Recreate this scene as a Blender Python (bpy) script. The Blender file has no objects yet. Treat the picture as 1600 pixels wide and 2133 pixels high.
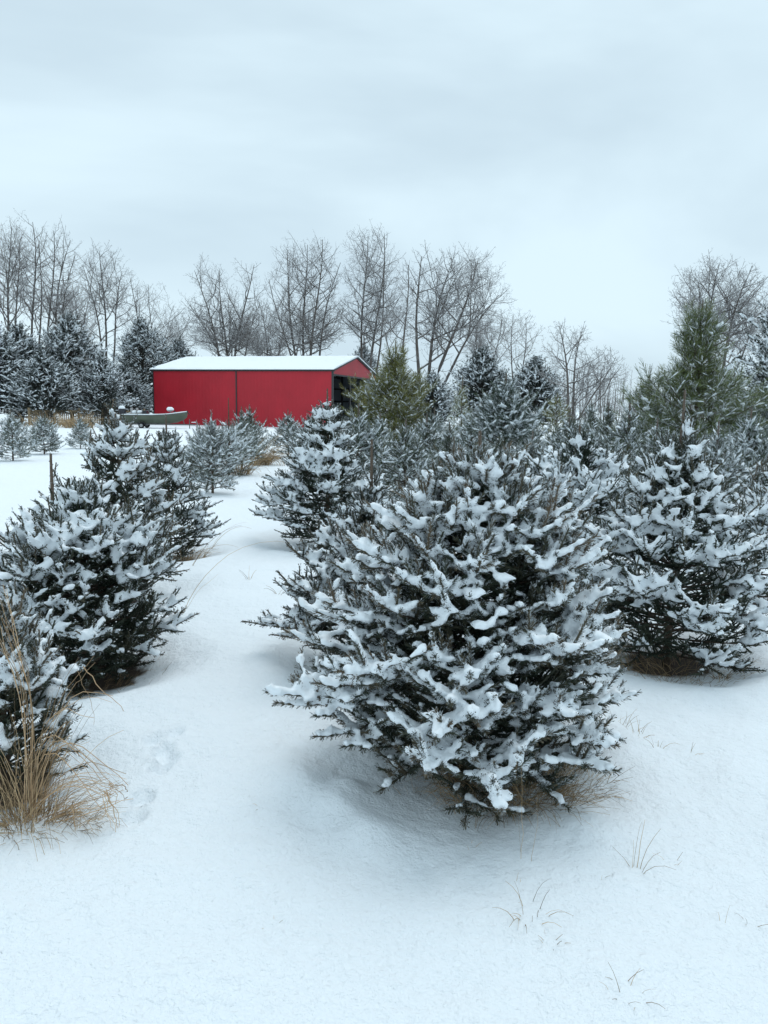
import bpy, math, random
import numpy as np
from mathutils import Matrix, Vector
C = bpy.context.scene.collection
R_ = math.radians
sc = bpy.context.scene

# ------------------------------------------------------------------ camera, sky, sun, exposure
F_PX, CX, CY = 1560.0, 800.0, 1066.5
PITCH, ROLL, CAMH = R_(7.9), R_(0.9), 1.6
cam = bpy.data.cameras.new('camera'); camo = bpy.data.objects.new('camera', cam); C.objects.link(camo)
cam.sensor_fit = 'VERTICAL'; cam.sensor_height = 36; cam.lens = 36 * F_PX / 2133.0
cam.clip_start = 0.05; cam.clip_end = 3000
CM = Matrix.Translation((0, 0, CAMH)) @ Matrix.Rotation(math.pi/2 - PITCH, 4, 'X') @ Matrix.Rotation(ROLL, 4, 'Z')
camo.matrix_world = CM
sc.camera = camo

def ray(px, py, D):
    """point on the sight line of a pixel at forward distance D"""
    d = CM.to_3x3() @ Vector(((px-CX)/F_PX, -(py-CY)/F_PX, -1))
    return d.x/d.y*D, CAMH + d.z/d.y*D

SUN_EL, SUN_ROT = R_(62), R_(200)
w = bpy.data.worlds.new('World'); sc.world = w; w.use_nodes = True
nt = w.node_tree; N = nt.nodes; Lk = nt.links; N.clear()
out = N.new('ShaderNodeOutputWorld'); bg = N.new('ShaderNodeBackground')
sky = N.new('ShaderNodeTexSky'); sky.sky_type = 'NISHITA'; sky.sun_disc = False
sky.sun_elevation = SUN_EL; sky.sun_rotation = SUN_ROT
tc = N.new('ShaderNodeTexCoord')
mp = N.new('ShaderNodeMapping'); mp.inputs['Scale'].default_value = (1.0, 1.0, 2.6); mp.inputs['Location'].default_value = (3.3, 1.2, .45)
nz = N.new('ShaderNodeTexNoise'); nz.inputs['Scale'].default_value = 1.35; nz.inputs['Detail'].default_value = 5
nz.inputs['Roughness'].default_value = .5; nz.inputs['Distortion'].default_value = .35
cr = N.new('ShaderNodeValToRGB')
cr.color_ramp.interpolation = 'EASE'
cr.color_ramp.elements[0].position = .36; cr.color_ramp.elements[0].color = (.56, .70, .79, 1)
cr.color_ramp.elements[1].position = .62; cr.color_ramp.elements[1].color = (.70, .86, .945, 1)
sc_ = N.new('ShaderNodeVectorMath'); sc_.operation = 'SCALE'; sc_.inputs['Scale'].default_value = 11.3
mx = N.new('ShaderNodeMix'); mx.data_type = 'RGBA'; mx.inputs[0].default_value = .94
Lk.new(tc.outputs['Generated'], mp.inputs[0]); Lk.new(mp.outputs[0], nz.inputs['Vector'])
Lk.new(nz.outputs['Fac'], cr.inputs[0]); Lk.new(cr.outputs[0], sc_.inputs[0])
Lk.new(sky.outputs[0], mx.inputs[6]); Lk.new(sc_.outputs[0], mx.inputs[7])
Lk.new(mx.outputs[2], bg.inputs[0]); bg.inputs[1].default_value = .1
Lk.new(bg.outputs[0], out.inputs[0])
sl = bpy.data.lights.new('sun', 'SUN'); sl.energy = 1.15; sl.angle = R_(35); sl.color = (1, .985, .965)
so = bpy.data.objects.new('sun', sl); C.objects.link(so)
so.rotation_euler = (math.pi/2 - SUN_EL, 0, math.pi - SUN_ROT + math.pi)
sc.view_settings.view_transform = 'Standard'; sc.view_settings.look = 'None'
sc.view_settings.gamma = 1; sc.view_settings.use_curve_mapping = False
sc.view_settings.exposure = 0.0
sc.cycles.max_bounces = 6; sc.cycles.diffuse_bounces = 3; sc.cycles.transparent_max_bounces = 4

# ------------------------------------------------------------------ helpers
def norm(a): return a / np.maximum(np.linalg.norm(a, axis=-1, keepdims=True), 1e-9)

def hash2(ix, iy, s):
    h = (ix.astype(np.int64)*374761393 + iy.astype(np.int64)*668265263 + s*1442695041) & 0xffffffff
    h = ((h ^ (h >> 13)) * 1274126177) & 0xffffffff
    return ((h ^ (h >> 16)) & 0xffff) / 65535.0
def vnoise(x, y, s=0):
    x = np.asarray(x, float); y = np.asarray(y, float)
    ix = np.floor(x); iy = np.floor(y); fx = x-ix; fy = y-iy
    fx = fx*fx*(3-2*fx); fy = fy*fy*(3-2*fy)
    a = hash2(ix, iy, s); b = hash2(ix+1, iy, s); c = hash2(ix, iy+1, s); d = hash2(ix+1, iy+1, s)
    return (a*(1-fx)+b*fx)*(1-fy) + (c*(1-fx)+d*fx)*fy - .5

def mesh(name, V, F, mats, mi=None, tint=None, smooth=False):
    V = np.asarray(V, np.float32); F = np.asarray(F, np.int32)
    me = bpy.data.meshes.new(name); n = len(F); k = F.shape[1]
    me.vertices.add(len(V)); me.vertices.foreach_set('co', V.ravel())
    me.loops.add(n*k); me.loops.foreach_set('vertex_index', F.ravel())
    me.polygons.add(n); me.polygons.foreach_set('loop_start', np.arange(0, n*k, k, dtype=np.int32))
    me.polygons.foreach_set('loop_total', np.full(n, k, np.int32))
    for m in mats: me.materials.append(m)
    if mi is not None: me.polygons.foreach_set('material_index', np.asarray(mi, np.int32))
    if smooth is True: me.polygons.foreach_set('use_smooth', np.ones(n, bool))
    elif smooth is not False: me.polygons.foreach_set('use_smooth', np.asarray(smooth, bool))
    if tint is not None:
        at = me.attributes.new('tint', 'FLOAT_COLOR', 'POINT')
        at.data.foreach_set('color', np.c_[tint, np.ones(len(tint))].astype(np.float32).ravel())
    me.update(calc_edges=True)
    return me

def link(name, me, parent=None, kind=None, label=None):
    o = bpy.data.objects.new(name, me); C.objects.link(o)
    if parent is not None: o.parent = parent
    if kind: o['kind'] = kind
    if label: o['label'] = label
    return o
def thing(name, label, cat, loc=(0, 0, 0), rz=0, group=None):
    o = bpy.data.objects.new(name, None); C.objects.link(o)
    o.empty_display_size = .2
    o.location = loc; o.rotation_euler = (0, 0, rz); o['label'] = label; o['category'] = cat
    if group: o['group'] = group
    return o
def copy_tree(src, name_label, loc, rz, s=1.0, group=None):
    r = src.copy(); C.objects.link(r); r.location = loc; r.rotation_euler = (0, 0, rz); r.scale = (s, s, s)
    r['label'] = name_label
    if group: r['group'] = group
    for ch in src.children:
        c = ch.copy(); C.objects.link(c); c.parent = r
        for g in ch.children:
            d = g.copy(); C.objects.link(d); d.parent = c
    return r

def frames(D):
    up = np.where(np.abs(D[:, 2:3]) > .95, np.array([[1., 0, 0]]), np.array([[0, 0, 1.]]))
    U = norm(np.cross(D, up)); Vv = np.cross(D, U)
    return U, Vv
def segtubes(P0, P1, r0, r1, sides=3):
    """independent tapered tubes, triangles"""
    D = norm(P1-P0); U, W = frames(D); n = len(P0)
    a = np.arange(sides)*2*math.pi/sides
    ring = U[:, None]*np.cos(a)[None, :, None] + W[:, None]*np.sin(a)[None, :, None]
    A = P0[:, None]+ring*np.asarray(r0)[:, None, None]; B = P1[:, None]+ring*np.asarray(r1)[:, None, None]
    V = np.concatenate([A, B], 1).reshape(-1, 3)
    i = np.arange(sides); j = (i+1) % sides
    f = np.concatenate([np.c_[i, j, j+sides], np.c_[i, j+sides, i+sides]])
    F = (f[None] + (np.arange(n)*2*sides)[:, None, None]).reshape(-1, 3)
    return V, F
def polytubes(P, r, sides=4):
    """P (n,k,3) polylines, r (n,k)"""
    n, k, _ = P.shape
    T = np.gradient(P, axis=1); T = norm(T)
    U, W = frames(T.reshape(-1, 3)); U = U.reshape(n, k, 3); W = W.reshape(n, k, 3)
    a = np.arange(sides)*2*math.pi/sides
    V = P[:, :, None] + (U[:, :, None]*np.cos(a)[:, None] + W[:, :, None]*np.sin(a)[:, None])*r[:, :, None, None]
    i = np.arange(sides); j = (i+1) % sides; f = []
    for q in range(k-1):
        b = q*sides
        f.append(np.c_[b+i, b+j, b+sides+j]); f.append(np.c_[b+i, b+sides+j, b+sides+i])
    f = np.concatenate(f)
    F = (f[None]+(np.arange(n)*k*sides)[:, None, None]).reshape(-1, 3)
    return V.reshape(-1, 3), F
def cat(parts):
    V = []; F = []; M = []; T = []; o = 0
    for p in parts:
        v, f, m, t = p
        if len(v) == 0: continue
        V.append(v); F.append(f+o); M.append(np.full(len(f), m)); o += len(v)
        t = np.asarray(t, float)
        T.append(np.broadcast_to(t, (len(v), 3)))
    if not V: return np.zeros((0, 3)), np.zeros((0, 3), int), np.zeros(0, int), np.zeros((0, 3))
    return np.concatenate(V), np.concatenate(F), np.concatenate(M), np.concatenate(T)

class MB:                                                       # boxes, prisms and tubes gathered into one mesh
    def __init__(s): s.V = []; s.F = []; s.n = 0; s.sm = []
    def add(s, V, F, sm=False):
        V = [tuple(v) for v in V]
        s.V += V; s.F += [tuple(int(i)+s.n for i in f) for f in F]; s.n += len(V); s.sm += [sm]*len(F); return s
    def box(s, x0, x1, y0, y1, z0, z1):
        V = [(x, y, z) for z in (z0, z1) for y in (y0, y1) for x in (x0, x1)]
        return s.add(V, [(0, 2, 3, 1), (4, 5, 7, 6), (0, 1, 5, 4), (1, 3, 7, 5), (3, 2, 6, 7), (2, 0, 4, 6)])
    def bar(s, p, q, w, h=None):
        p = np.array(p, float); q = np.array(q, float); h = h or w
        D = norm((q-p)[None]); U, W = frames(D); U = U[0]*w/2; W = W[0]*h/2
        V = [p-U-W, p+U-W, p+U+W, p-U+W, q-U-W, q+U-W, q+U+W, q-U+W]
        return s.add(V, [(0, 3, 2, 1), (4, 5, 6, 7), (0, 1, 5, 4), (1, 2, 6, 5), (2, 3, 7, 6), (3, 0, 4, 7)])
    def tube(s, pts, r, sides=8, cap=True):
        P = np.array(pts, float)[None]; r = np.full((1, len(pts)), r) if np.isscalar(r) else np.array(r, float)[None]
        V, F = polytubes(P, r, sides); k = len(pts)
        s.add(V, F, True)
        if cap:
            b = s.n-len(V); s.F += [tuple(b+i for i in range(sides)), tuple(b+(k-1)*sides+i for i in range(sides))[::-1]]; s.sm += [False]*2
        return s
    def build(s, name, mats, parent=None, bevel=0, **kw):
        me = bpy.data.meshes.new(name); me.from_pydata(s.V, [], s.F)
        for m in (mats if isinstance(mats, list) else [mats]): me.materials.append(m)
        me.polygons.foreach_set('use_smooth', s.sm); me.update()
        o = link(name, me, parent, **kw)
        if bevel:
            b = o.modifiers.new('bevel', 'BEVEL'); b.width = bevel; b.segments = 2
        return o

# ------------------------------------------------------------------ materials
def mat(name, col, rough=.8, spec=.3, bump=None, var=None, attr=False, snow_top=None, metal=0, sheen=0):
    m = bpy.data.materials.new(name); m.use_nodes = True; t = m.node_tree; b = t.nodes['Principled BSDF']
    b.inputs['Roughness'].default_value = rough; b.inputs['Specular IOR Level'].default_value = spec
    b.inputs['Metallic'].default_value = metal
    b.inputs['Base Color'].default_value = (*col, 1)
    co = t.nodes.new('ShaderNodeTexCoord'); last = None
    if attr:
        a = t.nodes.new('ShaderNodeAttribute'); a.attribute_name = 'tint'; last = a.outputs['Color']
    if var:
        s, amt = var
        n = t.nodes.new('ShaderNodeTexNoise'); n.inputs['Scale'].default_value = s; n.inputs['Detail'].default_value = 6
        t.links.new(co.outputs['Object'], n.inputs['Vector'])
        r = t.nodes.new('ShaderNodeMapRange'); r.inputs['From Min'].default_value = .3; r.inputs['From Max'].default_value = .7
        r.inputs['To Min'].default_value = 1-amt; r.inputs['To Max'].default_value = 1+amt
        t.links.new(n.outputs['Fac'], r.inputs[0])
        v = t.nodes.new('ShaderNodeVectorMath'); v.operation = 'SCALE'
        if last: t.links.new(last, v.inputs[0])
        else: v.inputs[0].default_value = col
        t.links.new(r.outputs[0], v.inputs['Scale']); last = v.outputs[0]
    if snow_top:
        lo, hi, amt, ns = snow_top
        g = t.nodes.new('ShaderNodeNewGeometry'); sx = t.nodes.new('ShaderNodeSeparateXYZ')
        t.links.new(g.outputs['Normal'], sx.inputs[0])
        n = t.nodes.new('ShaderNodeTexNoise'); n.inputs['Scale'].default_value = ns; n.inputs['Detail'].default_value = 3
        t.links.new(co.outputs['Object'], n.inputs['Vector'])
        ad = t.nodes.new('ShaderNodeMath'); ad.operation = 'MULTIPLY_ADD'; ad.inputs[1].default_value = 1.6; ad.inputs[2].default_value = -.8
        t.links.new(n.outputs['Fac'], ad.inputs[0])
        a2 = t.nodes.new('ShaderNodeMath'); t.links.new(sx.outputs['Z'], a2.inputs[0]); t.links.new(ad.outputs[0], a2.inputs[1])
        r = t.nodes.new('ShaderNodeMapRange'); r.inputs['From Min'].default_value = lo; r.inputs['From Max'].default_value = hi
        r.inputs['To Max'].default_value = amt
        t.links.new(a2.outputs[0], r.inputs[0])
        k = t.nodes.new('ShaderNodeMix'); k.data_type = 'RGBA'; k.inputs[7].default_value = (.82, .84, .86, 1)
        if last: t.links.new(last, k.inputs[6])
        else: k.inputs[6].default_value = (*col, 1)
        t.links.new(r.outputs[0], k.inputs[0]); last = k.outputs[2]
    if last: t.links.new(last, b.inputs['Base Color'])
    if bump:
        prev = None
        for s, st, di in bump:
            n = t.nodes.new('ShaderNodeTexNoise'); n.inputs['Scale'].default_value = s; n.inputs['Detail'].default_value = 4
            t.links.new(co.outputs['Object'], n.inputs['Vector'])
            bp = t.nodes.new('ShaderNodeBump'); bp.inputs['Strength'].default_value = st; bp.inputs['Distance'].default_value = di
            t.links.new(n.outputs['Fac'], bp.inputs['Height'])
            if prev: t.links.new(prev, bp.inputs['Normal'])
            prev = bp.outputs[0]
        t.links.new(prev, b.inputs['Normal'])
    return m
SNOWC = (.86, .91, .945)
M = dict(
    snow=mat('snow', SNOWC, .75, .25, bump=[(28, .5, .018), (90, .5, .006), (400, .5, .002)]),
    needle=mat('needles', (.03, .05, .03), .6, .35, attr=True),
    bark=mat('bark', (.10, .075, .055), .9, .2, var=(30, .4), bump=[(60, .6, .004)]),
    greybark=mat('grey_bark', (.13, .115, .105), .95, .1, var=(3, .3), snow_top=(.25, .75, .9, 1.3)),
    twig=mat('twig', (.25, .24, .24), .95, .1, snow_top=(.05, .95, .85, .9)),
    grass=mat('dry_grass', (.40, .27, .15), .8, .2, attr=True),
    red=mat('red_steel', (.42, .012, .025), .45, .4, var=(.6, .10)),
    trim=mat('dark_trim', (.035, .034, .036), .5, .4),
    steelin=mat('interior_steel', (.20, .235, .27), .5, .4, var=(1.2, .12)),
    hull=mat('boat_hull', (.085, .10, .072), .5, .4, var=(2, .2)),
    black=mat('black_plastic', (.018, .02, .028), .35, .5),
    grey=mat('grey_steel', (.13, .13, .13), .5, .5, metal=.3),
    rubber=mat('rubber', (.02, .02, .02), .85, .2),
    seat=mat('grey_vinyl', (.35, .35, .35), .6, .3),
    wood=mat('weathered_wood', (.22, .17, .11), .9, .1, var=(4, .25)),
)

# ------------------------------------------------------------------ ground
WELLS = []                                                       # x, y, radius, depth, bare radius
def well(x, y, r, d, b=.0): WELLS.append((x, y, r, d, b))
def ground(x, y):
    x = np.asarray(x, float); y = np.asarray(y, float)
    r = np.hypot(x, y)
    z = .075*vnoise(x*.55+3, y*.45+7, 1) + .035*vnoise(x*1.7, y*1.5, 2) + .025*vnoise(x*4.3, y*4.1, 3) + .008*vnoise(x*12, y*11, 4) + .004*vnoise(x*27, y*26, 6)
    z = z*np.clip(1.15-r/60, .35, 1) + .12*vnoise(x*.08, y*.08, 9)*np.clip((r-6)/30, 0, 1)
    for wx, wy, wr, wd, wb in WELLS:
        q = np.hypot(x-wx, y-wy)/wr
        z = z - wd*np.exp(-q**4) + .3*wd*np.exp(-((q-1.35)/.25)**2)*(vnoise(x*3, y*3, 5)+.5)
    return z

exec_trees = []
def P(px, D, py=850):
    x, _ = ray(px, py, D); return x, D

# key tree positions (x, y)
tA = P(1002, 3.35); tB = P(775, 4.7); tC = P(682, 9.0); tD = P(1425, 5.0); tE = P(1210, 7.2)
tG = P(160, 4.6); tH = P(240, 6.3); tI = P(345, 8.2); tK = P(-30, 3.1); tF = P(1640, 6.6)
well(tA[0]+.05, tA[1]-.08, .58, .038, .22); well(tB[0], tB[1], .5, .1, .2); well(tC[0], tC[1], .75, .12, .25)
well(tD[0], tD[1], .62, .12, .3); well(tE[0], tE[1], .6, .1, .2); well(tG[0], tG[1], .6, .10, .36)
well(tH[0], tH[1], .6, .1, .2); well(tI[0], tI[1], .55, .1, .3); well(tK[0], tK[1], .42, .07, .2); well(tF[0], tF[1], .5, .1, .2)

def build_ground():
    th1 = np.radians(np.linspace(-38, 38, 330)); th2 = np.radians(np.linspace(38, 322, 70))[1:-1]
    th = np.r_[th1, th2]; r = .35*np.exp(np.linspace(0, math.log(1600/.35), 560))
    # denser rings between 1.3 m and 9 m
    r = np.unique(np.r_[np.geomspace(.35, 1.3, 30), np.geomspace(1.3, 9, 210), np.geomspace(9, 60, 70), np.geomspace(60, 1600, 50)])
    TH, RR = np.meshgrid(th, r); X = RR*np.sin(TH); Y = RR*np.cos(TH)
    Z = ground(X, Y)
    # footprints and little hollows left of the near tree
    g = random.Random(5)
    for (px, D) in [(300, 3.42), (318, 3.3), (345, 3.5), (330, 3.22), (312, 3.15), (250, 2.75), (270, 2.9)]:
        fx, fy = P(px, D)
        q = np.hypot((X-fx)/.045, (Y-fy)/.06); Z -= .040*np.exp(-q**4) - .008*np.exp(-((q-1.5)/.4)**2)
    for (px, D, a, s) in [(640, 2.95, .05, .12), (700, 2.82, .06, .09), (600, 3.1, .04, .14), (780, 2.68, .045, .1), (740, 2.95, .05, .08), (1260, 2.75, .03, .15)]:
        fx, fy = P(px, D); Z += a*np.exp(-(np.hypot(X-fx, Y-fy)/s)**2)
    nr, na = X.shape
    V = np.c_[X.ravel(), Y.ravel(), Z.ravel()]
    V = np.r_[V, [[0, 0, float(ground(0, 0))]]]
    i = np.arange(nr-1)[:, None]*na; j = np.arange(na)[None]; j2 = (j+1) % na
    a = (i+j).ravel(); b = (i+j2).ravel(); c = (i+na+j2).ravel(); d = (i+na+j).ravel()
    F = np.r_[np.c_[a, c, b], np.c_[a, d, c]]
    cidx = len(V)-1; jj = np.arange(na); F = np.r_[F, np.c_[np.full(na, cidx), jj, (jj+1) % na]]
    F = F[:, ::-1]
    V3 = V[F]; nzv = np.cross(V3[:, 1]-V3[:, 0], V3[:, 2]-V3[:, 0])[:, 2]
    F[nzv < 0] = F[nzv < 0][:, ::-1]
    x, y = V[:, 0], V[:, 1]; bare = np.zeros(len(V))
    for wx, wy, wr, wd, wb in WELLS:
        if wb > 0:
            q = np.hypot(x-wx, y-wy) + .10*vnoise(x*9, y*9, 8) + .05*vnoise(x*30, y*30, 8)
            bare = np.maximum(bare, np.clip((wb-q)/.035, 0, 1))
    sn = np.array(SNOWC); so_ = np.array([.075, .052, .035])
    T = sn[None]*(1-bare[:, None]) + so_[None]*bare[:, None]*(1+.8*vnoise(x*40, y*40, 3))[:, None]
    m = mat('snowy_ground', SNOWC, .7, .3, attr=True, bump=[(8, .5, .045), (30, .6, .020), (100, .7, .009), (420, .8, .003)])
    o = link('snow_ground', mesh('snow_ground', V, F, [m], tint=T, smooth=True)); o['kind'] = 'structure'
build_ground()

# ------------------------------------------------------------------ conifers
ICO = None
def ico(sub=1):
    import bmesh
    b = bmesh.new(); bmesh.ops.create_icosphere(b, subdivisions=sub, radius=1)
    V = np.array([v.co[:] for v in b.verts]); b.verts.index_update()
    F = np.array([[v.index for v in f.verts] for f in b.faces]); b.free(); return V, F
ICO1 = ico(1); ICO2 = ico(2)
def blobs(Pc, A, ra, rb, rc, rng, base=None, jit=.15):
    """ellipsoids centred Pc, long axis A, half sizes ra (along), rb (side), rc (up)"""
    V0, F0 = base or ICO1; n = len(Pc)
    U, W = frames(A)                       # U side, W up-ish
    W = np.where(W[:, 2:3] < 0, -W, W)
    J = 1+rng.normal(0, jit, (n, len(V0), 1))
    L = V0[None]*J
    V = Pc[:, None]+A[:, None]*L[:, :, 0:1]*ra[:, None, None]+U[:, None]*L[:, :, 1:2]*rb[:, None, None]+W[:, None]*L[:, :, 2:3]*rc[:, None, None]
    F = (F0[None]+(np.arange(n)*len(V0))[:, None, None]).reshape(-1, 3)
    return V.reshape(-1, 3), F
def remesh(V, F, voxel, it=2, name='snow', rough=True):
    me = mesh('tmp', V, F, []); o = bpy.data.objects.new('tmp', me); C.objects.link(o)
    m = o.modifiers.new('r', 'REMESH'); m.mode = 'VOXEL'; m.voxel_size = voxel
    s = o.modifiers.new('s', 'SMOOTH'); s.factor = .5; s.iterations = it
    if rough:
        for sz, st in ((.030, .014), (.012, .006)):
            tx = bpy.data.textures.new('powder', 'CLOUDS'); tx.noise_scale = sz; tx.noise_depth = 2
            d = o.modifiers.new('d', 'DISPLACE'); d.texture = tx; d.strength = st; d.mid_level = .5; d.texture_coords = 'LOCAL'
    dg = bpy.context.evaluated_depsgraph_get()
    me2 = bpy.data.meshes.new_from_object(o.evaluated_get(dg)); me2.name = name
    bpy.data.objects.remove(o); bpy.data.meshes.remove(me)
    me2.polygons.foreach_set('use_smooth', np.ones(len(me2.polygons), bool))
    me2.materials.clear(); me2.materials.append(M['snow']); me2.update()
    return me2

DEF = dict(s=1.08, nb=80, prof=[(0, .45), (.12, .80), (.3, 1), (.5, .9), (.7, .66), (.85, .40), (.95, .2), (1, .05)],
           rise=(-.08, .8), zlo=.04, zhi=.95, spacing=.058, latmax=.23, sub=True, ups=6, nl=.0245, nw=.0044, dens=860, core=.0075,
           na=1.15, ntip=.55, green=(.032, .048, .031), brown=(.16, .12, .075), frost=.29, brownish=.95,
           snow=1.0, voxel=.0062, leader=.3, tr=.03, droop=0., inner=.35, wood=(.085, .062, .045), irr=.1, tuft=0.)
def conifer(rng, H, R, **kw):
    p = {**DEF, **kw}; s = p['s']
    pz, pr = np.array(p['prof']).T
    prof = lambda u: np.interp(u, pz, pr)*R
    S0 = []; SD = []; SL = []; SB = []; SO = []; SR = []         # shoots: start, dir, length, bough, order, curve
    axes = []
    lobes = rng.uniform(0, 6.28, 3)
    for b in range(p['nb']):
        u = p['zlo'] + (p['zhi']-p['zlo'])*((b+rng.uniform(0, 1))/p['nb'])**.92
        if p.get('whorls') and u > .35: u = round(u*p['whorls'])/p['whorls']+rng.uniform(-.008, .008)
        az = b*2.39996+rng.normal(0, .25)
        z0 = u*H
        ris = np.interp(u, [0, 1], p['rise'])
        irr = 1+p['irr']*(math.sin(az*2+lobes[0]+u*3)+.8*math.sin(az*3+lobes[1]-u*5)) + rng.normal(0, .06)
        rt = prof(u)*irr*.86
        for _ in range(3):
            zt = z0+ris*rt; rt = prof(min(zt/H, 1))*irr*.86
        rt = max(rt, .05*s); zt = z0+ris*rt
        inner = rng.uniform() < .22
        if inner: rt *= rng.uniform(.55, .8); zt = z0+ris*rt
        o = np.array([math.cos(az), math.sin(az), 0])
        p0 = np.array([0, 0, z0]); p2 = o*rt+np.array([0, 0, zt]); sag = p['droop']*rt
        p1 = o*rt*.55+np.array([0, 0, z0+(zt-z0)*.22 + sag*.8]) + rng.normal(0, .02*s, 3)
        Lb = np.linalg.norm(p1-p0)+np.linalg.norm(p2-p1)
        bez = lambda t: ((1-t)**2)[:, None]*p0+(2*t*(1-t))[:, None]*p1+(t*t)[:, None]*p2
        tan = lambda t: norm((2*(1-t))[:, None]*(p1-p0)+(2*t)[:, None]*(p2-p1))
        axes.append((b, bez(np.linspace(0, 1, 6)), Lb))
        # bough axis needles
        ta = np.linspace(.4 if not p['tuft'] else .75, 1, 4); q = bez(ta)
        for i in range(3):
            d = q[i+1]-q[i]; l = np.linalg.norm(d); S0.append(q[i]); SD.append(d/l); SL.append(l); SB.append(b); SO.append(1); SR.append(0)
        t1 = tan(np.array([1.]))[0]; lt = rng.uniform(.08, .15)*s
        S0.append(q[3]); SD.append(norm(t1+np.array([0, 0, .12])+rng.normal(0, .08, 3))); SL.append(lt); SB.append(b); SO.append(3); SR.append(.1)
        ts = np.arange(.2, .99, p['spacing']/Lb); ts = ts+rng.uniform(-.01, .01, len(ts))
        if len(ts) == 0: continue
        Q = bez(ts); T = tan(ts); Sv = norm(np.cross(T, [0, 0, 1.])); Nv = np.cross(Sv, T)
        sd = np.where(np.arange(len(ts)) % 2 == 0, 1, -1)*1.
        a = rng.uniform(.75, 1.1, len(ts)); upv = rng.uniform(-.45, .75, len(ts))+.2*ris
        D = norm(T*np.cos(a)[:, None]+Sv*(sd*np.sin(a))[:, None]+Nv*upv[:, None])
        L = np.clip(.62*Lb*(1-ts)+.055*s, .05*s, p['latmax'])*rng.uniform(.75, 1.15, len(ts))
        for i in range(len(ts)):
            S0.append(Q[i]); SD.append(D[i]); SL.append(L[i]); SB.append(b); SO.append(2); SR.append(.12)
            if p['sub'] and L[i] > .09*s:
                k = max(1, int(L[i]/(.062*s))); fs = np.linspace(.3, .93, k)+rng.uniform(-.04, .04, k)
                for m_, f in enumerate(fs):
                    Sd = norm(np.cross(D[i], [0, 0, 1.])); Nd = np.cross(Sd, D[i]); aa = rng.uniform(.6, 1.0)
                    dd = D[i]*math.cos(aa)+Sd*math.sin(aa)*(1 if m_ % 2 else -1)+Nd*rng.uniform(-.15, .5)
                    S0.append(Q[i]+D[i]*L[i]*f+np.array([0, 0, .12*L[i]*f*f])); SD.append(norm(dd)); SL.append(min(.5*L[i]*(1-f)+.06*s, .13*s)*rng.uniform(.8, 1.3)); SB.append(b); SO.append(3); SR.append(.1)
        for _ in range(p['ups']):
            t = rng.uniform(.5, 1.0); t_ = np.array([t]); T1 = tan(t_)[0]; S1 = norm(np.cross(T1, [0, 0, 1.])); N1 = np.cross(S1, T1)
            S0.append(bez(t_)[0]); SD.append(norm(T1*.75+N1*rng.uniform(.5, 1.1)+S1*rng.normal(0, .4))); SL.append(rng.uniform(.07, .15)*s); SB.append(b); SO.append(4); SR.append(.05)
    # leader
    lb = p['nb']
    lx = np.array([*p.get('lead_xy', (0, 0)), 0.])
    if p['leader'] > 0:
        S0.append(np.array([0, 0, H*.95])+lx); SD.append(np.array([0, 0, 1.])); SL.append(p['leader']); SB.append(lb); SO.append(5); SR.append(0)
        for k in range(5):
            a = k*1.26+rng.uniform(0, .5); ll = p['leader']*rng.uniform(.3, .55)
            S0.append(np.array([0, 0, H*.95+p['leader']*rng.uniform(-.3, .35)])+lx); SD.append(norm(np.array([math.cos(a), math.sin(a), rng.uniform(.5, 1.2)]))); SL.append(ll); SB.append(lb); SO.append(4); SR.append(.1)
    S0 = np.array(S0); SD = np.array(SD); SL = np.array(SL); SB = np.array(SB); SO = np.array(SO); SR = np.array(SR)
    mid = S0+SD*SL[:, None]*.5
    # shelter from snow by what stands above
    g = .055*s; key = np.floor(mid/g).astype(int); key -= key.min(0); dim = key.max(0)+1
    den = np.zeros(dim); np.add.at(den, (key[:, 0], key[:, 1], key[:, 2]), SL/(.1*s))
    pad = np.pad(den, ((1, 1), (1, 1), (0, 0))); bl = sum(pad[i:i+dim[0], j:j+dim[1]] for i in range(3) for j in range(3))/9
    above = np.cumsum(bl[:, :, ::-1], 2)[:, :, ::-1]-bl
    sh = above[key[:, 0], key[:, 1], key[:, 2]]
    expo = np.exp(-sh*.22)
    rad = np.hypot(mid[:, 0], mid[:, 1])/np.maximum(prof(np.clip(mid[:, 2]/H, 0, 1)), .05)
    # needles
    dens = p['dens']*np.where(rad < .5, p['inner'], 1.)*np.where(SO == 5, 1.6, 1)
    if p.get('view') is not None:                                 # the side turned away carries fewer needles
        dens = dens*np.where(norm(mid[:, :2]) @ np.array(p['view']) < -.25, .4, 1.)
    cnt = np.maximum((SL*dens).astype(int), 3)
    idx = np.repeat(np.arange(len(SL)), cnt)
    n = len(idx); t = rng.uniform(0, 1, n)
    if p['tuft']: t = 1-(1-t)*p['tuft'] if p['tuft'] < 1 else t
    D = SD[idx]; U, W = frames(D); ph = rng.uniform(0, 6.283, n)
    rv = U*np.cos(ph)[:, None]+W*np.sin(ph)[:, None]
    th = p['na']*(1-t)+p['ntip']*t+rng.normal(0, .12, n)
    nd = norm(D*np.cos(th)[:, None]+rv*np.sin(th)[:, None]+np.array([0, 0, .12-p.get('nd', 0)]))
    base = S0[idx]+D*(SL[idx]*t)[:, None]+np.array([0, 0, 1.])*(SR[idx]*SL[idx]*t*t)[:, None]
    nl = p['nl']*rng.uniform(.8, 1.12, n)*np.where(SO[idx] == 5, .8, 1)
    sdv = norm(np.cross(nd, rng.normal(0, 1, (n, 3))))*(p['nw']/2)*rng.uniform(.8, 1.3, n)[:, None]
    tipv = base+nd*nl[:, None]; flip = (rng.uniform(0, 1, n) < .5)[:, None]
    NV = np.stack([np.where(flip, tipv-sdv*.8, base-sdv), np.where(flip, tipv+sdv*.8, base+sdv), np.where(flip, base, tipv)], 1)
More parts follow.
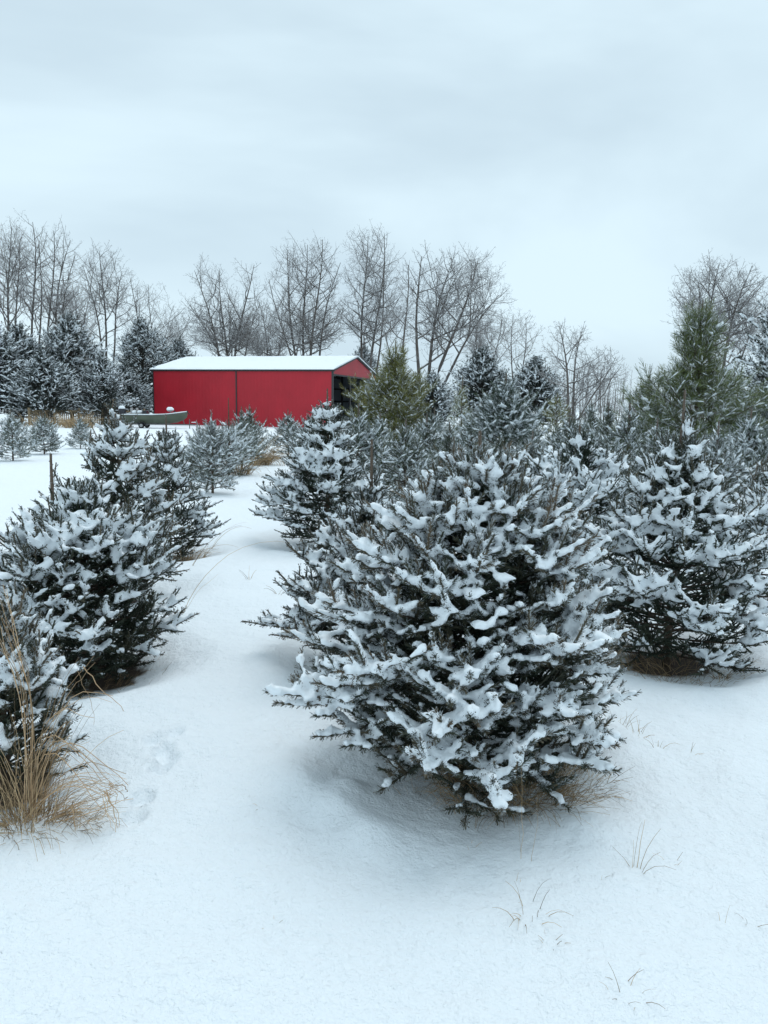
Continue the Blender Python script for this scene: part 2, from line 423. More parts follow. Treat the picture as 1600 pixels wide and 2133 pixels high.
    gcol = np.array(p['green']); bcol = np.array(p['brown'])
    shb = np.where(SO == 5, 2.5, 1)*np.where(SO >= 4, .9, np.where(SO == 3, .6, .3))*rng.uniform(.2, 1.6, len(SO))*p['brownish']*np.clip(rad*1.5-.5, 0, 1)
    bmix = np.clip(shb[idx]+rng.normal(0, .15, n), 0, 1)[:, None]
    col = gcol*(1-bmix)+bcol*bmix; col = col*rng.uniform(.65, 1.45, (n, 1))
    fr = (rng.uniform(0, 1, n) < p['frost']*np.clip(expo[idx]*1.5, .15, 1)*np.where(nd[:, 2] > .15, 1.7, .6))[:, None]
    col = np.where(fr, np.array([.50, .54, .56])*rng.uniform(.6, 1.2, (n, 1)), col)
    TV = np.repeat(col[:, None], 3, 1)*np.array([.85, .85, 1.1])[None, :, None]
    # woody cores
    E = S0+SD*SL[:, None]+np.array([0, 0, 1.])*(SR*SL)[:, None]
    core = p.get('core', 0)
    r0 = np.where(SO == 5, .0145*s, np.where(SO <= 1, .003*s, np.maximum(.0018*s, core)))
    TVt, TFt = segtubes(S0, E, r0, r0*.55, 3)
    woodc = np.array(p['wood'])*np.where(SO == 5, 1.45, 1)[:, None]
    if core: woodc = np.where((SO == 5)[:, None], woodc, (gcol*.9*(1-np.clip(shb, 0, 1)[:, None])+bcol*np.clip(shb, 0, 1)[:, None]*.8))
    # per-bough meshes
    order = np.argsort(SB[idx], kind='stable'); bs = SB[idx][order]
    cuts = np.searchsorted(bs, np.arange(p['nb']+2))
    so_ = np.argsort(SB, kind='stable'); sbs = SB[so_]; sc2 = np.searchsorted(sbs, np.arange(p['nb']+2))
    parts = []
    TVt = TVt.reshape(-1, 6, 3); f6 = TFt[:6]
    for b in range(p['nb']+1):
        ni = order[cuts[b]:cuts[b+1]]; si = so_[sc2[b]:sc2[b+1]]
        pr_ = [(NV[ni].reshape(-1, 3), np.arange(len(ni)*3).reshape(-1, 3), 0, TV[ni].reshape(-1, 3))]
        if len(si): pr_.append((TVt[si].reshape(-1, 3), (f6[None]+(np.arange(len(si))*6)[:, None, None]).reshape(-1, 3), 0, np.repeat(woodc[si], 6, 0)))
        if b < p['nb']:
            ax = axes[b][1][None]; rr = np.linspace(.008, .0025, 6)[None]*s
            v, f = polytubes(ax, rr, 4); pr_.append((v, f, 0, p['wood']))
        parts.append(cat(pr_))
    # snow
    on = (expo > .15) & (rad > .3) & (rng.uniform(0, 1, len(SL)) < (.5+.8*expo)*min(p['snow'], 1.2)) & (SD[:, 2] < .86) & (SO != 5)
    if p.get('view') is not None: on &= ~((norm(mid[:, :2]) @ np.array(p['view']) < -.35) & (rng.uniform(0, 1, len(SL)) < .55) & (mid[:, 2] < H*.8))
    low = np.clip((mid[:, 2]/H-.04)/.16, 0, 1); on &= rng.uniform(0, 1, len(SL)) < .12+.88*low
    si = np.where(on)[0]
    return dict(parts=parts, S0=S0, SD=SD, SL=SL, SO=SO, SR=SR, expo=expo, si=si, p=p, prof=prof, H=H, R=R, rad=rad)

def snow_blobs(rng, t, big=True, step=.021, jit=.32):
    p = t['p']; s = p['s']; si = t['si']
    L = t['SL'][si]; k = np.maximum((L*.9/(step*s)).astype(int), 1); idx = np.repeat(si, k)
    f = (np.concatenate([(np.arange(q)+.5)/q for q in k]))*rng.uniform(.66, .98, len(si))[np.repeat(np.arange(len(si)), k)]
    D = t['SD'][idx]; LL = t['SL'][idx]; flat = np.sqrt(np.clip(1-D[:, 2]**2, 0.02, 1)); e = t['expo'][idx]
    amt = (.55+.6*e)*flat*(1-.35*f)*p['snow']*rng.uniform(.75, 1.25, len(idx))
    rb = (.0160*amt+.004)*s; rc = (.0120*amt+.003)*s
    Pc = t['S0'][idx]+D*(LL*f)[:, None]+np.array([0, 0, 1.])*(t['SR'][idx]*LL*f*f+rc*.6+.004*s)[:, None]
    parts = [blobs(Pc, D, np.full(len(idx), step*s*.85), rb, rc, rng, jit=jit)]
    if big:
        c = si[(rng.uniform(0, 1, len(si)) < .28*p['snow']*t['expo'][si]) & (t['SO'][si] <= 3)]
        A = norm(t['SD'][c]*np.array([1, 1, .6])); r = rng.uniform(.018, .036, len(c))*s
        Pc = t['S0'][c]+t['SD'][c]*(t['SL'][c]*rng.uniform(.2, .7, len(c)))[:, None]+np.array([0, 0, 1.])*(.010*s)
        parts.append(blobs(Pc, A, r*1.25, r, r*.36, rng, base=ICO2, jit=jit*.7))
    V, F = parts[0]
    for v, f in parts[1:]: F = np.r_[F, f+len(V)]; V = np.r_[V, v]
    return V, F

def trunk_mesh(rng, H, r, col_mat, k=9):
    z = np.linspace(-.08, H*.96, k); P_ = np.c_[np.cumsum(rng.normal(0, r*.12, k)), np.cumsum(rng.normal(0, r*.12, k)), z]
    P_[:, :2] -= P_[0, :2]
    v, f = polytubes(P_[None], np.linspace(r, r*.3, k)[None], 8)
    return mesh('trunk', v, f, [col_mat], tint=np.broadcast_to(np.array([.1, .075, .05]), (len(v), 3)), smooth=True)

def near_spruce(seed, loc, H, R, label, rz=0, group='snow covered spruces in the rows nearest the camera', **kw):
    rng = np.random.default_rng(seed)
    a = math.atan2(-loc[1], -loc[0])-rz
    t = conifer(rng, H, R, view=(math.cos(a), math.sin(a)), **kw)
    z = float(ground(*loc))
    root = thing('spruce_tree', label, 'spruce tree', (loc[0], loc[1], z), rz, group)
    link('trunk', trunk_mesh(rng, H, t['p']['tr'], M['bark']), root)
    for i, (v, f, m, c) in enumerate(t['parts']):
        nm = 'bough' if i < t['p']['nb'] else 'leader'
        if len(v): link(nm, mesh(nm, v, f, [M['needle']], tint=c), root)
    V, F = snow_blobs(rng, t)
    link('snow_cover', remesh(V, F, t['p']['voxel'], 1, 'snow_cover'), root, kind='stuff')
    return root

# the near spruces
near_spruce(11, tA, 1.36, .86, 'wide spruce heaped with snow standing alone nearest the camera, brown grass round its foot', rz=1.0,
    nb=165, prof=[(0, .56), (.08, .76), (.18, .97), (.3, 1), (.42, .93), (.55, .80), (.68, .68), (.82, .54), (.93, .38), (1, .16)], leader=.24, ups=7, tr=.035, irr=.13, snow=1.25, voxel=.0118, rise=(-.10, .62), zlo=.05)
near_spruce(12, tB, 1.12, .72, 'brownish spruce with a tall bare leader squeezed behind the left shoulder of the nearest spruce', rz=.4,
    nb=85, leader=.42, nw=0.0073, dens=312, voxel=0.0186, brownish=.7, green=(.035, .045, .035), frost=.3, rise=(.0, .9), whorls=8)
near_spruce(13, tC, 1.74, .84, 'pointed dark spruce beside the aisle, its tip before the barn wall', rz=2,
    nb=135, prof=[(0, .5), (.12, .85), (.28, 1), (.45, .9), (.65, .62), (.82, .34), (.92, .18), (1, .06)], leader=.28, nl=.024, nw=0.0109, dens=184, voxel=0.0258, rise=(.0, .6), tr=.035, snow=1.3, brownish=.4, whorls=10)
near_spruce(14, tD, 1.56, .80, 'wide spruce with a tall brown bare leader at the right, see-through near the ground', rz=3,
    nb=125, prof=[(0, .5), (.12, .85), (.3, 1), (.48, .92), (.65, .66), (.8, .42), (.92, .24), (1, .07)], snow=1.3, leader=.40, nw=0.0073, dens=300, voxel=0.0186, rise=(.0, .85), brownish=.5, tr=.032, whorls=9)
near_spruce(15, tE, 1.48, .74, 'rounded heavily snowed spruce between the nearest spruce and the tall-leadered one', rz=5,
    nb=120, prof=[(0, .4), (.12, .8), (.35, 1), (.6, .98), (.8, .78), (.93, .5), (1, .15)], leader=.2, nl=.023, nw=0.0095, dens=219, voxel=0.0234, snow=1.3, brownish=.5)
near_spruce(16, tG, 1.17, .64, 'squat spruce blanketed in snow at the left, upright bare leader poking from its rounded top', rz=0, lead_xy=(-.17, 0),
    nb=130, prof=[(0, .6), (.12, .88), (.35, 1), (.6, .97), (.78, .8), (.9, .58), (.97, .42), (1, .2)], leader=.32, nw=0.0066, dens=346, voxel=0.0169, snow=1.3, ups=8, brownish=.6)
near_spruce(17, tH, 1.54, .56, 'taller spruce with a ragged snowy top directly behind the squat spruce at the left', rz=2.7,
    nb=90, prof=[(0, .5), (.15, .9), (.35, 1), (.5, .92), (.62, .65), (.75, .55), (.9, .36), (1, .12)], leader=.14, nl=.023, nw=0.0088, dens=242, voxel=0.0217, snow=1.2, irr=.16, whorls=9)
near_spruce(18, tI, 1.38, .56, 'pointed spruce with a candelabra tip in front of the trailered boat', rz=.9,
    nb=85, prof=[(0, .5), (.12, .85), (.3, 1), (.5, .9), (.68, .6), (.82, .45), (.92, .3), (1, .08)], leader=.30, nl=.024, nw=0.0105, dens=196, voxel=0.0258, brownish=.5, whorls=9)
near_spruce(19, tK, .74, .31, 'small snowy spruce cut off by the left edge, half hidden in tall tan grass', rz=.9,
    nb=60, prof=[(0, .45), (.15, .8), (.4, 1), (.7, .85), (.9, .5), (1, .2)], leader=.05, nw=0.0053, dens=484, voxel=0.0136, snow=1.3, s=1.1)
near_spruce(20, tF, 1.35, .66, 'bluish snowy spruce cut off by the right edge behind the tall-leadered spruce', rz=.9,
    nb=70, leader=.15, nl=.023, nw=0.0096, dens=196, voxel=0.0258, snow=1.2)

# ------------------------------------------------------------------ pines of the field
def joined(t):
    V = []; F = []; T = []; o = 0
    for v, f, m, c in t['parts']:
        V.append(v); F.append(f+o); T.append(c); o += len(v)
    return np.concatenate(V), np.concatenate(F), np.concatenate(T)
PINE = dict(s=1.6, nb=44, rise=(.1, 1.1), zlo=.04, zhi=.9, spacing=.13, latmax=.42, sub=True, ups=2, nl=.08, nw=.009, dens=240, na=.9, ntip=.35,
            green=(.065, .09, .052), brown=(.16, .145, .06), brownish=.3, frost=.22, snow=.9, leader=.3, tr=.03, inner=.6, wood=(.10, .075, .06), irr=.16,
            prof=[(0, .75), (.12, .95), (.3, 1), (.55, .9), (.75, .68), (.9, .42), (1, .12)])
def pine(seed, loc, H, R, label, group=None, rz=0, cat_='pine tree', name='pine_tree', blobscale=1, trunkmat=None, step=.05, **kw):
    rng = np.random.default_rng(seed); t = conifer(rng, H, R, **{'core': 0, **PINE, **kw})
    root = thing(name, label, cat_, (loc[0], loc[1], float(ground(*loc))-.02), rz, group)
    link('trunk', trunk_mesh(rng, H, t['p']['tr'], M['bark']), root)
    V, F, T = joined(t); link('crown', mesh('crown', V, F, [M['needle']], tint=T), root, kind='stuff')
    V, F = snow_blobs(rng, t, big=blobscale > 0, step=step)
    link('snow_cover', mesh('snow_cover', V, F, [M['snow']], smooth=True), root, kind='stuff')
    return root
YG = dict(green=(.17, .18, .055), brown=(.28, .22, .07), brownish=.5, frost=.07)
bigp = 'big pines standing above the field'
pine(31, P(822, 20), 3.2, 1.32, 'yellow-green bushy pine against the open right end of the red barn', bigp, nb=95, snow=.5, **YG, nw=.011, leader=.35, tr=.05, dens=150, nl=.12,
     prof=[(0, .6), (.3, .85), (.6, 1), (.73, .82), (.85, .52), (.93, .3), (1, .14)])
pine(32, P(1448, 15), 3.45, 1.55, 'tallest green pine rising above the field at the right, upright shaggy tip', bigp, nb=105, snow=.4, nl=.15, nw=.009, dens=150, leader=.5, tr=.055,
     green=(.12, .155, .058), brown=(.24, .22, .08), frost=.14, rise=(.1, 1.3), s=2.0, spacing=.18, latmax=.5, whorls=11, zhi=.93, irr=.2,
     prof=[(0, .7), (.3, .95), (.5, 1), (.66, .92), (.75, .62), (.82, .36), (.92, .26), (1, .16)])
pine(33, P(962, 24), 2.25, .5, 'slender yellow-green pine with a thin spire between the bushy pine and the umbrella-shaped one', bigp, nb=34, snow=.6, **YG, nw=.008, leader=.5, dens=140)
pine(34, P(1052, 12.6), 2.0, .72, 'umbrella-shaped snowy pine on a bare trunk in the middle of the field', bigp, nb=38, zlo=.42, rise=(.1, .9), nl=.09, nw=.009, leader=.28, tr=.035, green=(.035, .065, .04),
     prof=[(0, .2), (.35, .6), (.5, .9), (.65, 1), (.8, .7), (.92, .4), (1, .1)], dens=260)
pine(35, P(1160, 22), 1.95, .45, 'blunt yellow-green young pine poking up right of the dark cedars', bigp, nb=34, snow=.5, **YG, nw=.008, leader=.25, dens=170,
     prof=[(0, .5), (.3, .8), (.6, .9), (.85, .9), (.97, .6), (1, .3)])
pine(36, P(476, 17.0), 1.85, .65, 'young pine with a ball-shaped tuft on a bare upper stem beside the aisle', bigp, nb=26, zhi=.55, leader=.0, nw=.007, dens=150, green=(.06, .085, .045),
     prof=[(0, .6), (.25, 1), (.45, .8), (.6, .4), (1, .25)])
def tuft_top(loc, z, r):
    pass

fieldg = 'small snow tufted pines of the field'
VAR = []
FIELD = [ # px, D, H, label
 (846, 11, 1.36, 'small tufted pine with snow balls on its tips right of the pointed spruce'),
 (600, 24, 1.45, 'small grey-green pine at the far end of the aisle before the red barn'),
 (520, 22, 1.6, 'small snowy pine with a leaning tip against the red barn near its middle seam'),
 (440, 13.6, 1.42, 'low bushy pine in the left row behind the candelabra-tipped spruce'),
 (22, 21, 1.4, 'leftmost snowy pine of the small cluster at the far left of the snow field'),
 (88, 24, 1.3, 'second snowy pine of the small cluster at the far left of the snow field'),
 (165, 27, 1.15, 'low snowy pine in front of the tan brush left of the boat'),
 (503, 19, 1.5, 'dense snowy pine in the left row between the low bushy one and the barn'),
 (415, 16, 1.15, 'small snowy pine half hidden behind the candelabra-tipped spruce'),
 (655, 17, 1.5, 'snowy pine half hidden behind the left side of the pointed dark spruce'),
 (747, 12, 1.62, 'snowy pine peeping over the right shoulder of the pointed dark spruce'),
 (890, 13.5, 1.45, 'snowy pine just left of the bare brown leader of the nearest spruce'),
 (938, 12, 1.32, 'dark snow-tufted pine directly behind the bare leader of the nearest spruce'),
 (985, 16.5, 1.5, 'snowy pine just left of the umbrella-shaped pine'),
 (1112, 10.8, 1.25, 'snowy pine just right of the umbrella-shaped pine trunk'),
 (1188, 13.5, 1.55, 'snowy pine below the blunt yellow-green young pine'),
 (1312, 13, 1.68, 'open snowy pine between the rounded spruce and the tallest green pine'),
 (1268, 17.5, 1.7, 'farther snowy pine behind the rounded heavily snowed spruce'),
 (1372, 10.5, 1.5, 'snowy pine behind the left side of the tall brown bare leader'),
 (1500, 9.2, 1.5, 'snowy pine behind the right shoulder of the tall-leadered spruce'),
 (1566, 11.5, 1.65, 'blue-grey snowy pine near the right edge below the tallest green pine'),
 (1395, 20, 1.9, 'distant snowy pine under the left boughs of the tallest green pine'),
 (1534, 17, 2.0, 'tall young pine under the right boughs of the tallest green pine'),
 (1092, 20, 1.75, 'distant snowy pine below the twin dark cedars'),
 (1003, 23, 1.8, 'distant snowy pine below the slender yellow-green spire'),
 (905, 19, 1.6, 'distant snowy pine below the right side of the yellow-green bushy pine'),
 (792, 17, 1.45, 'distant snowy pine below the left side of the yellow-green bushy pine'),
 (1232, 24, 1.85, 'most distant snowy pine in front of the bare snow-lined tree'),
 (1345, 25, 1.8, 'most distant snowy pine left of the tallest green pine'),
 (1610, 15, 1.9, 'snowy pine cut off by the right edge below the dark evergreen'),
]
spec = [(41, dict()), (42, dict(green=(.04, .07, .04), nb=46)), (43, dict(rise=(.6, 1.3), nb=36, spacing=.13)), (44, dict(green=(.06, .08, .05), frost=.34, nb=44)), (45, dict(nb=42, zlo=.05, irr=.2))]
for i, (px, D, H, lab) in enumerate(FIELD):
    x, y = P(px, D)
    if i < 5:
        o = pine(spec[i][0], (x, y), 1.5, .72, lab, fieldg, rz=i*1.1, **{**dict(nl=.075, nw=.011, dens=170, snow=.7), **spec[i][1]}); o.scale = (H/1.65,)*3; VAR.append(o)
    else:
        copy_tree(VAR[(i*3+1) % 5], lab, (x, y, float(ground(x, y))-.02), i*1.7, H/1.65, fieldg)

# ------------------------------------------------------------------ cedars behind
CED = dict(s=5.0, nb=190, rise=(.1, .9), zlo=.06, zhi=.96, spacing=.5, latmax=1.1, sub=True, ups=3, nl=.19, nw=.078, dens=15, na=1.0, ntip=.5,
           green=(.020, .034, .026), brown=(.05, .045, .03), brownish=.2, frost=.20, snow=.62, leader=.0, tr=.16, inner=.4, wood=(.06, .05, .045), irr=.22, droop=.15,
           prof=[(0, .8), (.1, .95), (.3, 1), (.5, .95), (.7, .76), (.85, .52), (.95, .3), (1, .12)])
CEDARS = [ # px, D, H, R, seed, label
 (45, 58, 7.4, 3.3, 51, 'broad dark snow-dusted cedar at the far left edge below the bare trees'),
 (150, 60, 8.5, 3.4, 52, 'tallest dark cedar of the left clump with a ragged pointed top'),
 (300, 74, 10.0, 3.6, 53, 'dark cedar rising behind the left end of the barn roof'),
 (1002, 62, 6.6, 2.6, 54, 'left one of the twin dark cedars standing right of the barn'),
 (1112, 60, 5.7, 2.7, 55, 'right rounder one of the twin dark cedars standing right of the barn'),
]
cg = 'dark cedars along the wood edge'
CV = []
for px, D, H, R, sd, lab in CEDARS:
    CV.append(pine(sd, P(px, D), H*.95, R, lab, cg, cat_='cedar tree', name='cedar_tree', step=.06, **CED))
for k, (px, D, s, v, lab) in enumerate([
    (-30, 55, .95, 1, 'dark cedar cut off by the left edge of the view'),
    (95, 54, .72, 0, 'lower snow-dusted cedar filling the gap between the two biggest cedars at the left'),
    (215, 57, .62, 1, 'low snow-dusted cedar at the right foot of the tallest cedar'),
    (262, 64, .66, 0, 'snow-dusted cedar just left of the red barn wall'),
    (375, 78, .84, 2, 'dark cedar whose rounded top shows above the left slope of the barn roof'),
    (755, 85, .86, 2, 'brownish snowy evergreen behind the right end of the barn roof'),
    (900, 58, .66, 3, 'low dark evergreen behind the yellow-green bushy pine'),
    (1345, 120, .95, 3, 'small far evergreen left of the tallest green pine'),
    (1640, 24, .56, 1, 'dark snowy evergreen cut off by the right edge beside the tallest green pine')]):
    x, y = P(px, D); copy_tree(CV[v], lab, (x, y, float(ground(x, y))), 2+k*1.3, s, cg)
x, y = P(1668, 30); copy_tree(CV[2], 'very tall dark evergreen at the right edge reaching up beside the bare tree', (x, y, float(ground(x, y))), 1, .78, cg)

# ------------------------------------------------------------------ bare trees
def bare(seed, loc, envs, label, stems, r0=.17, sp=(.46, .29, .20, .15), d=1.0, group='bare winter trees behind the barn', low=.28, tw=1.0):
    """envs: crown ellipsoids (x, z, rx, rz); stems: (x0, top x, top y, top z)"""
    rng = np.random.default_rng(seed); E = np.array([e[:4] for e in envs])
    def inside(Q):
        q = ((Q[..., None, 0]-E[:, 0])/E[:, 2])**2+((Q[..., None, 1])/(E[:, 2]*.9))**2+((Q[..., None, 2]-E[:, 1])/E[:, 3])**2
        return q.min(-1) < 1.0
    k = 9; S = []; 
    for (x0, tx, ty, tz) in stems:
        f = np.linspace(0, 1, k); ph = rng.uniform(0, 6, 2); a = .034*tz
        S.append(np.c_[x0+(tx-x0)*f**1.25+a*np.sin(f*5+ph[0])*f, ty*f**1.25+a*np.sin(f*4+ph[1])*f, -.25+(tz+.25)*f])
    PL = np.array(S); LN = np.linalg.norm(np.diff(PL, axis=1), axis=2).sum(1)
    rr = r0*LN/LN.max(); out_ = [(PL, rr[:, None]*np.linspace(1, .12, k)[None]**.9)]
    R0 = rr
    for lev in range(4):
        n_ = np.maximum((LN*(1-(low if lev == 0 else .12))/(sp[lev]*d)).astype(int), 1 if lev < 3 else 0)
        idx = np.repeat(np.arange(len(PL)), n_)
        if not len(idx): break
        j_ = np.concatenate([(np.arange(q)+rng.uniform(.1, .9, q))/q for q in n_ if q > 0])
        lo = low if lev == 0 else .12
        t = lo+(1-lo)*j_*.98; kk = PL.shape[1]; g = t*(kk-1); i0 = np.minimum(g.astype(int), kk-2); fr = (g-i0)[:, None]
        p = PL[idx, i0]*(1-fr)+PL[idx, i0+1]*fr; T = norm(PL[idx, i0+1]-PL[idx, i0])
        U, W = frames(T); ph = np.arange(len(idx))*2.4+rng.normal(0, .5, len(idx))
        an = rng.normal([1.2, 1.0, .9, .85][lev], .24, len(idx))
        if lev == 0: an = an*(1.15-.38*t)
        dr = norm(T*np.cos(an)[:, None]+(U*np.cos(ph)[:, None]+W*np.sin(ph)[:, None])*np.sin(an)[:, None])
        Lw = LN[idx]*([.85, .6, .6, .6][lev])*(1.05-.6*t)*rng.uniform(.6, 1.2, len(idx))
        Lw = np.clip(Lw, [.8, .5, .3, .18][lev], [8, 3.6, 1.7, .6*tw][lev])
        # cut at the crown envelope
        u = np.linspace(.12, 1.15, 14); Q = p[:, None]+dr[:, None]*(Lw[:, None]*u)[..., None]+np.array([0, 0, .22])*(Lw[:, None]*u**2)[..., None]
        ins = inside(Q); last = np.where(ins.any(1), u[13-ins[:, ::-1].argmax(1)], .10 if lev == 0 else .45)
        Lw = Lw*np.clip(last*rng.uniform(.82, 1.0, len(idx)), .15, 1)
        kk = [6, 5, 3, 2][lev]; f = np.linspace(0, 1, kk)[None, :, None]
        PLn = p[:, None]+dr[:, None]*(Lw[:, None, None]*f)+np.array([0, 0, 1.])*(np.array([.30, .14, .12, .1])[lev]*Lw)[:, None, None]*f**2
        wob = rng.normal(0, 1, (len(idx), kk, 3))*(Lw*[.045, .055, .06, .07][lev])[:, None, None]; wob[:, 0] = 0
        PLn = PLn+np.cumsum(wob, 1)*.8
        rl = np.minimum([.085, .036, .017, .0095][lev]*(Lw/[4.5, 2., .9, .4][lev])**.8, R0[idx]*(1.05-.85*t)*.7); rl = np.maximum(rl, [.022, .013, .0095, .008][lev])
        out_.append((PLn, rl[:, None]*np.linspace(1, .2, kk)[None])); PL = PLn; LN = Lw; R0 = rl
    root = thing('bare_tree', label, 'bare tree', (loc[0], loc[1], float(ground(*loc))), 0, group)
    for i in range(len(stems)):
        v, f = polytubes(out_[0][0][i:i+1], out_[0][1][i:i+1], 8)
        link('trunk', mesh('trunk', v, f, [M['greybark']], smooth=True), root)
    L1 = [polytubes(out_[1][0], out_[1][1], 4)]+([polytubes(out_[2][0], out_[2][1], 3)] if len(out_) > 2 else [])
    def jn(ls):
        V = []; F = []; o = 0
        for v, f in ls: V.append(v); F.append(f+o); o += len(v)
        return np.concatenate(V), np.concatenate(F)
    v, f = jn(L1); link('limbs', mesh('limbs', v, f, [M['greybark']], smooth=True), root, kind='stuff')
    if len(out_) > 3:
        tw_ = [polytubes(out_[3][0], out_[3][1], 3)]
        if len(out_) > 4:                                       # the finest twigs: slim pointed slivers, two crossed faces each
            a, b = out_[4]; D_ = norm(a[:, -1]-a[:, 0]); U_, W_ = frames(D_); w_ = b[:, :1]*1.25
            V_ = np.stack([a[:, 0]-U_*w_, a[:, 0]+U_*w_, a[:, -1], a[:, 0]-W_*w_, a[:, 0]+W_*w_], 1).reshape(-1, 3)
            tw_.append((V_, (np.array([[0, 1, 2], [3, 4, 2]])[None]+(np.arange(len(a))*5)[:, None, None]).reshape(-1, 3)))
        v, f = jn(tw_); link('twigs', mesh('twigs', v, f, [M['twig']]), root, kind='stuff')
    return root
def bt(seed, px0, D, envs, label, stems, **kw):
    """envs in pixels (cx, cy, rx, ry); stems (base px, top px, top py, depth shift)"""
    k = D/1560
    en = [((a-px0)*k, CAMH+(850-b)*k, c*k*1.12, e*k) for a, b, c, e in envs]
    st = [((a-px0)*k, (b-px0)*k, dy, CAMH+(850-c)*k) for a, b, c, dy in stems]
    bare(seed, P(px0, D), en, label, st, **kw)
bt(61, 35, 75, [(28, 575, 62, 96)], 'bare tree cut by the left edge, first of the tall trio', [(35, 28, 500, 0), (33, 5, 540, .5), (37, 55, 540, -.5)], d=1.1)
bt(62, 75, 76, [(72, 565, 58, 98), (66, 620, 64, 70)], 'tallest bare tree of the trio at the far left, straight trunk', [(78, 72, 490, 0), (76, 98, 530, .5)], d=1.15)
bt(63, 104, 75, [(140, 580, 58, 92), (130, 630, 66, 60)], 'bare tree of the far left trio that fans out to the right', [(98, 120, 510, 0), (106, 150, 520, 1), (108, 178, 560, -.5)], d=1.15)
bt(64, 221, 78, [(228, 608, 64, 82), (265, 650, 40, 60), (190, 650, 32, 50)], 'oval bare tree between the tall left trio and the barn', [(221, 226, 545, 0), (222, 268, 585, .6), (220, 200, 580, -.6)], d=1.1)
bt(65, 330, 82, [(322, 655, 36, 62), (358, 690, 40, 50)], 'low fine-twigged bare tree behind the left end of the barn roof', [(330, 322, 610, 0), (331, 358, 650, .6)], r0=.11)
bt(66, 478, 75, [(435, 630, 52, 82), (512, 630, 50, 80), (475, 690, 92, 55)], 'wide bare tree with twin rounded crowns above the left half of the barn', [(474, 418, 580, 0), (478, 462, 575, 1), (480, 522, 570, -.5), (481, 545, 640, .8)], d=1.12)
bt(67, 640, 74, [(602, 600, 46, 90), (660, 600, 52, 94), (640, 680, 92, 60)], 'broom-shaped bare tree of many stems above the right half of the barn', [(634, 590, 540, 0), (640, 626, 525, 1.2), (646, 662, 520, -.6), (652, 700, 560, .6), (630, 572, 600, -1)], d=1.2, low=.38)
bt(68, 768, 77, [(766, 580, 68, 100), (775, 660, 76, 70)], 'tallest bare tree behind the right end of the barn roof', [(760, 750, 510, 0), (768, 790, 500, .8), (770, 808, 560, -.8)], d=1.12)
bt(69, 838, 60, [(836, 650, 30, 92), (800, 665, 40, 40)], 'thin bare tree with a snapped top and one bowed limb right of the barn', [(840, 836, 562, 0), (838, 782, 645, .2)], r0=.13, sp=(.4, .26, .18, .12), low=.35)
bt(70, 880, 66, [(870, 590, 44, 76), (955, 600, 92, 82), (1010, 660, 58, 56), (900, 680, 70, 56)],
   'broad leaning bare tree spreading far to the right, right of the barn', [(878, 862, 545, 0), (882, 930, 545, .8), (884, 985, 550, -.6), (885, 1030, 620, .4)], r0=.2, d=1.1)
bt(71, 1072, 75, [(1074, 695, 52, 56)], 'small bare tree above the twin dark cedars', [(1070, 1062, 655, 0), (1074, 1092, 660, .5)], r0=.11)
bt(72, 1190, 50, [(1172, 720, 54, 56), (1235, 765, 66, 52), (1150, 780, 40, 40)], 'low wide bare tree with snow-lined limbs right of the twin cedars', [(1190, 1160, 680, 0), (1192, 1205, 690, .5), (1194, 1275, 740, 0)], r0=.12, sp=(.34, .24, .16, .11), low=.15)
bt(73, 1480, 50, [(1470, 612, 92, 80), (1425, 660, 54, 50), (1535, 650, 60, 90)], 'wide bare tree behind the tallest green pine at the right', [(1470, 1425, 590, 0), (1480, 1478, 550, .6), (1486, 1530, 560, -.5), (1490, 1565, 640, .4)], r0=.16, sp=(.36, .26, .18, .11))
bt(74, 300, 92, [(285, 650, 44, 62), (390, 705, 60, 50)], 'faint bare tree behind the dark cedar left of the barn', [(300, 285, 600, 0), (302, 390, 670, 1)])
bt(75, 1000, 92, [(1010, 700, 66, 62)], 'faint bare tree behind the broad leaning one', [(1000, 990, 650, 0), (1003, 1040, 660, 1)])
bt(76, 560, 95, [(560, 700, 70, 70)], 'faint bare tree in the gap between the twin-crowned and the broom-shaped trees', [(560, 545, 640, 0), (562, 590, 650, 1)])
bt(77, 170, 95, [(165, 680, 60, 80)], 'faint bare tree behind the fanned tree of the far left trio', [(170, 160, 610, 0), (172, 190, 630, 1)])

# far thicket: one mass of thin saplings
def thicket():
    rng = np.random.default_rng(7); P0 = []; P1 = []; r0 = []
    n = 900
    D = rng.uniform(95, 150, n); px = rng.uniform(-150, 1800, n); x = (px-800)/1560*D
    h = rng.uniform(3.0, 6.5, n)*np.interp(px, [0, 1100, 1200, 1320, 1500, 1600], [1.0, 1.0, 1.45, 1.45, 1.0, 1.0])
    for i in range(n):
        b = np.array([x[i], D[i], -.2]); top = b+np.array([rng.normal(0, .5), rng.normal(0, .5), h[i]])
        P0.append(b); P1.append(top); r0.append(.05)
        for k in range(13):
            f = rng.uniform(.1, .95); s = b+(top-b)*f; d = norm(np.array([rng.normal(0, 1), rng.normal(0, 1), rng.uniform(.2, 1.6)]))
            P0.append(s); P1.append(s+d*h[i]*.38*(1.1-f)); r0.append(.022)
    P0 = np.array(P0); P1 = np.array(P1); r0 = np.array(r0); v, f = segtubes(P0, P1, r0, r0*.3, 3)
    m = mat('thicket_twigs', (.13, .112, .105), .95, .1, snow_top=(.3, 1.2, .7, .5))
    o = link('distant_thicket', mesh('distant_thicket', v, f, [m]), kind='stuff')
    o['label'] = 'grey-brown thicket of saplings and brush filling the gap below the bare trees'; o['category'] = 'thicket'
thicket()

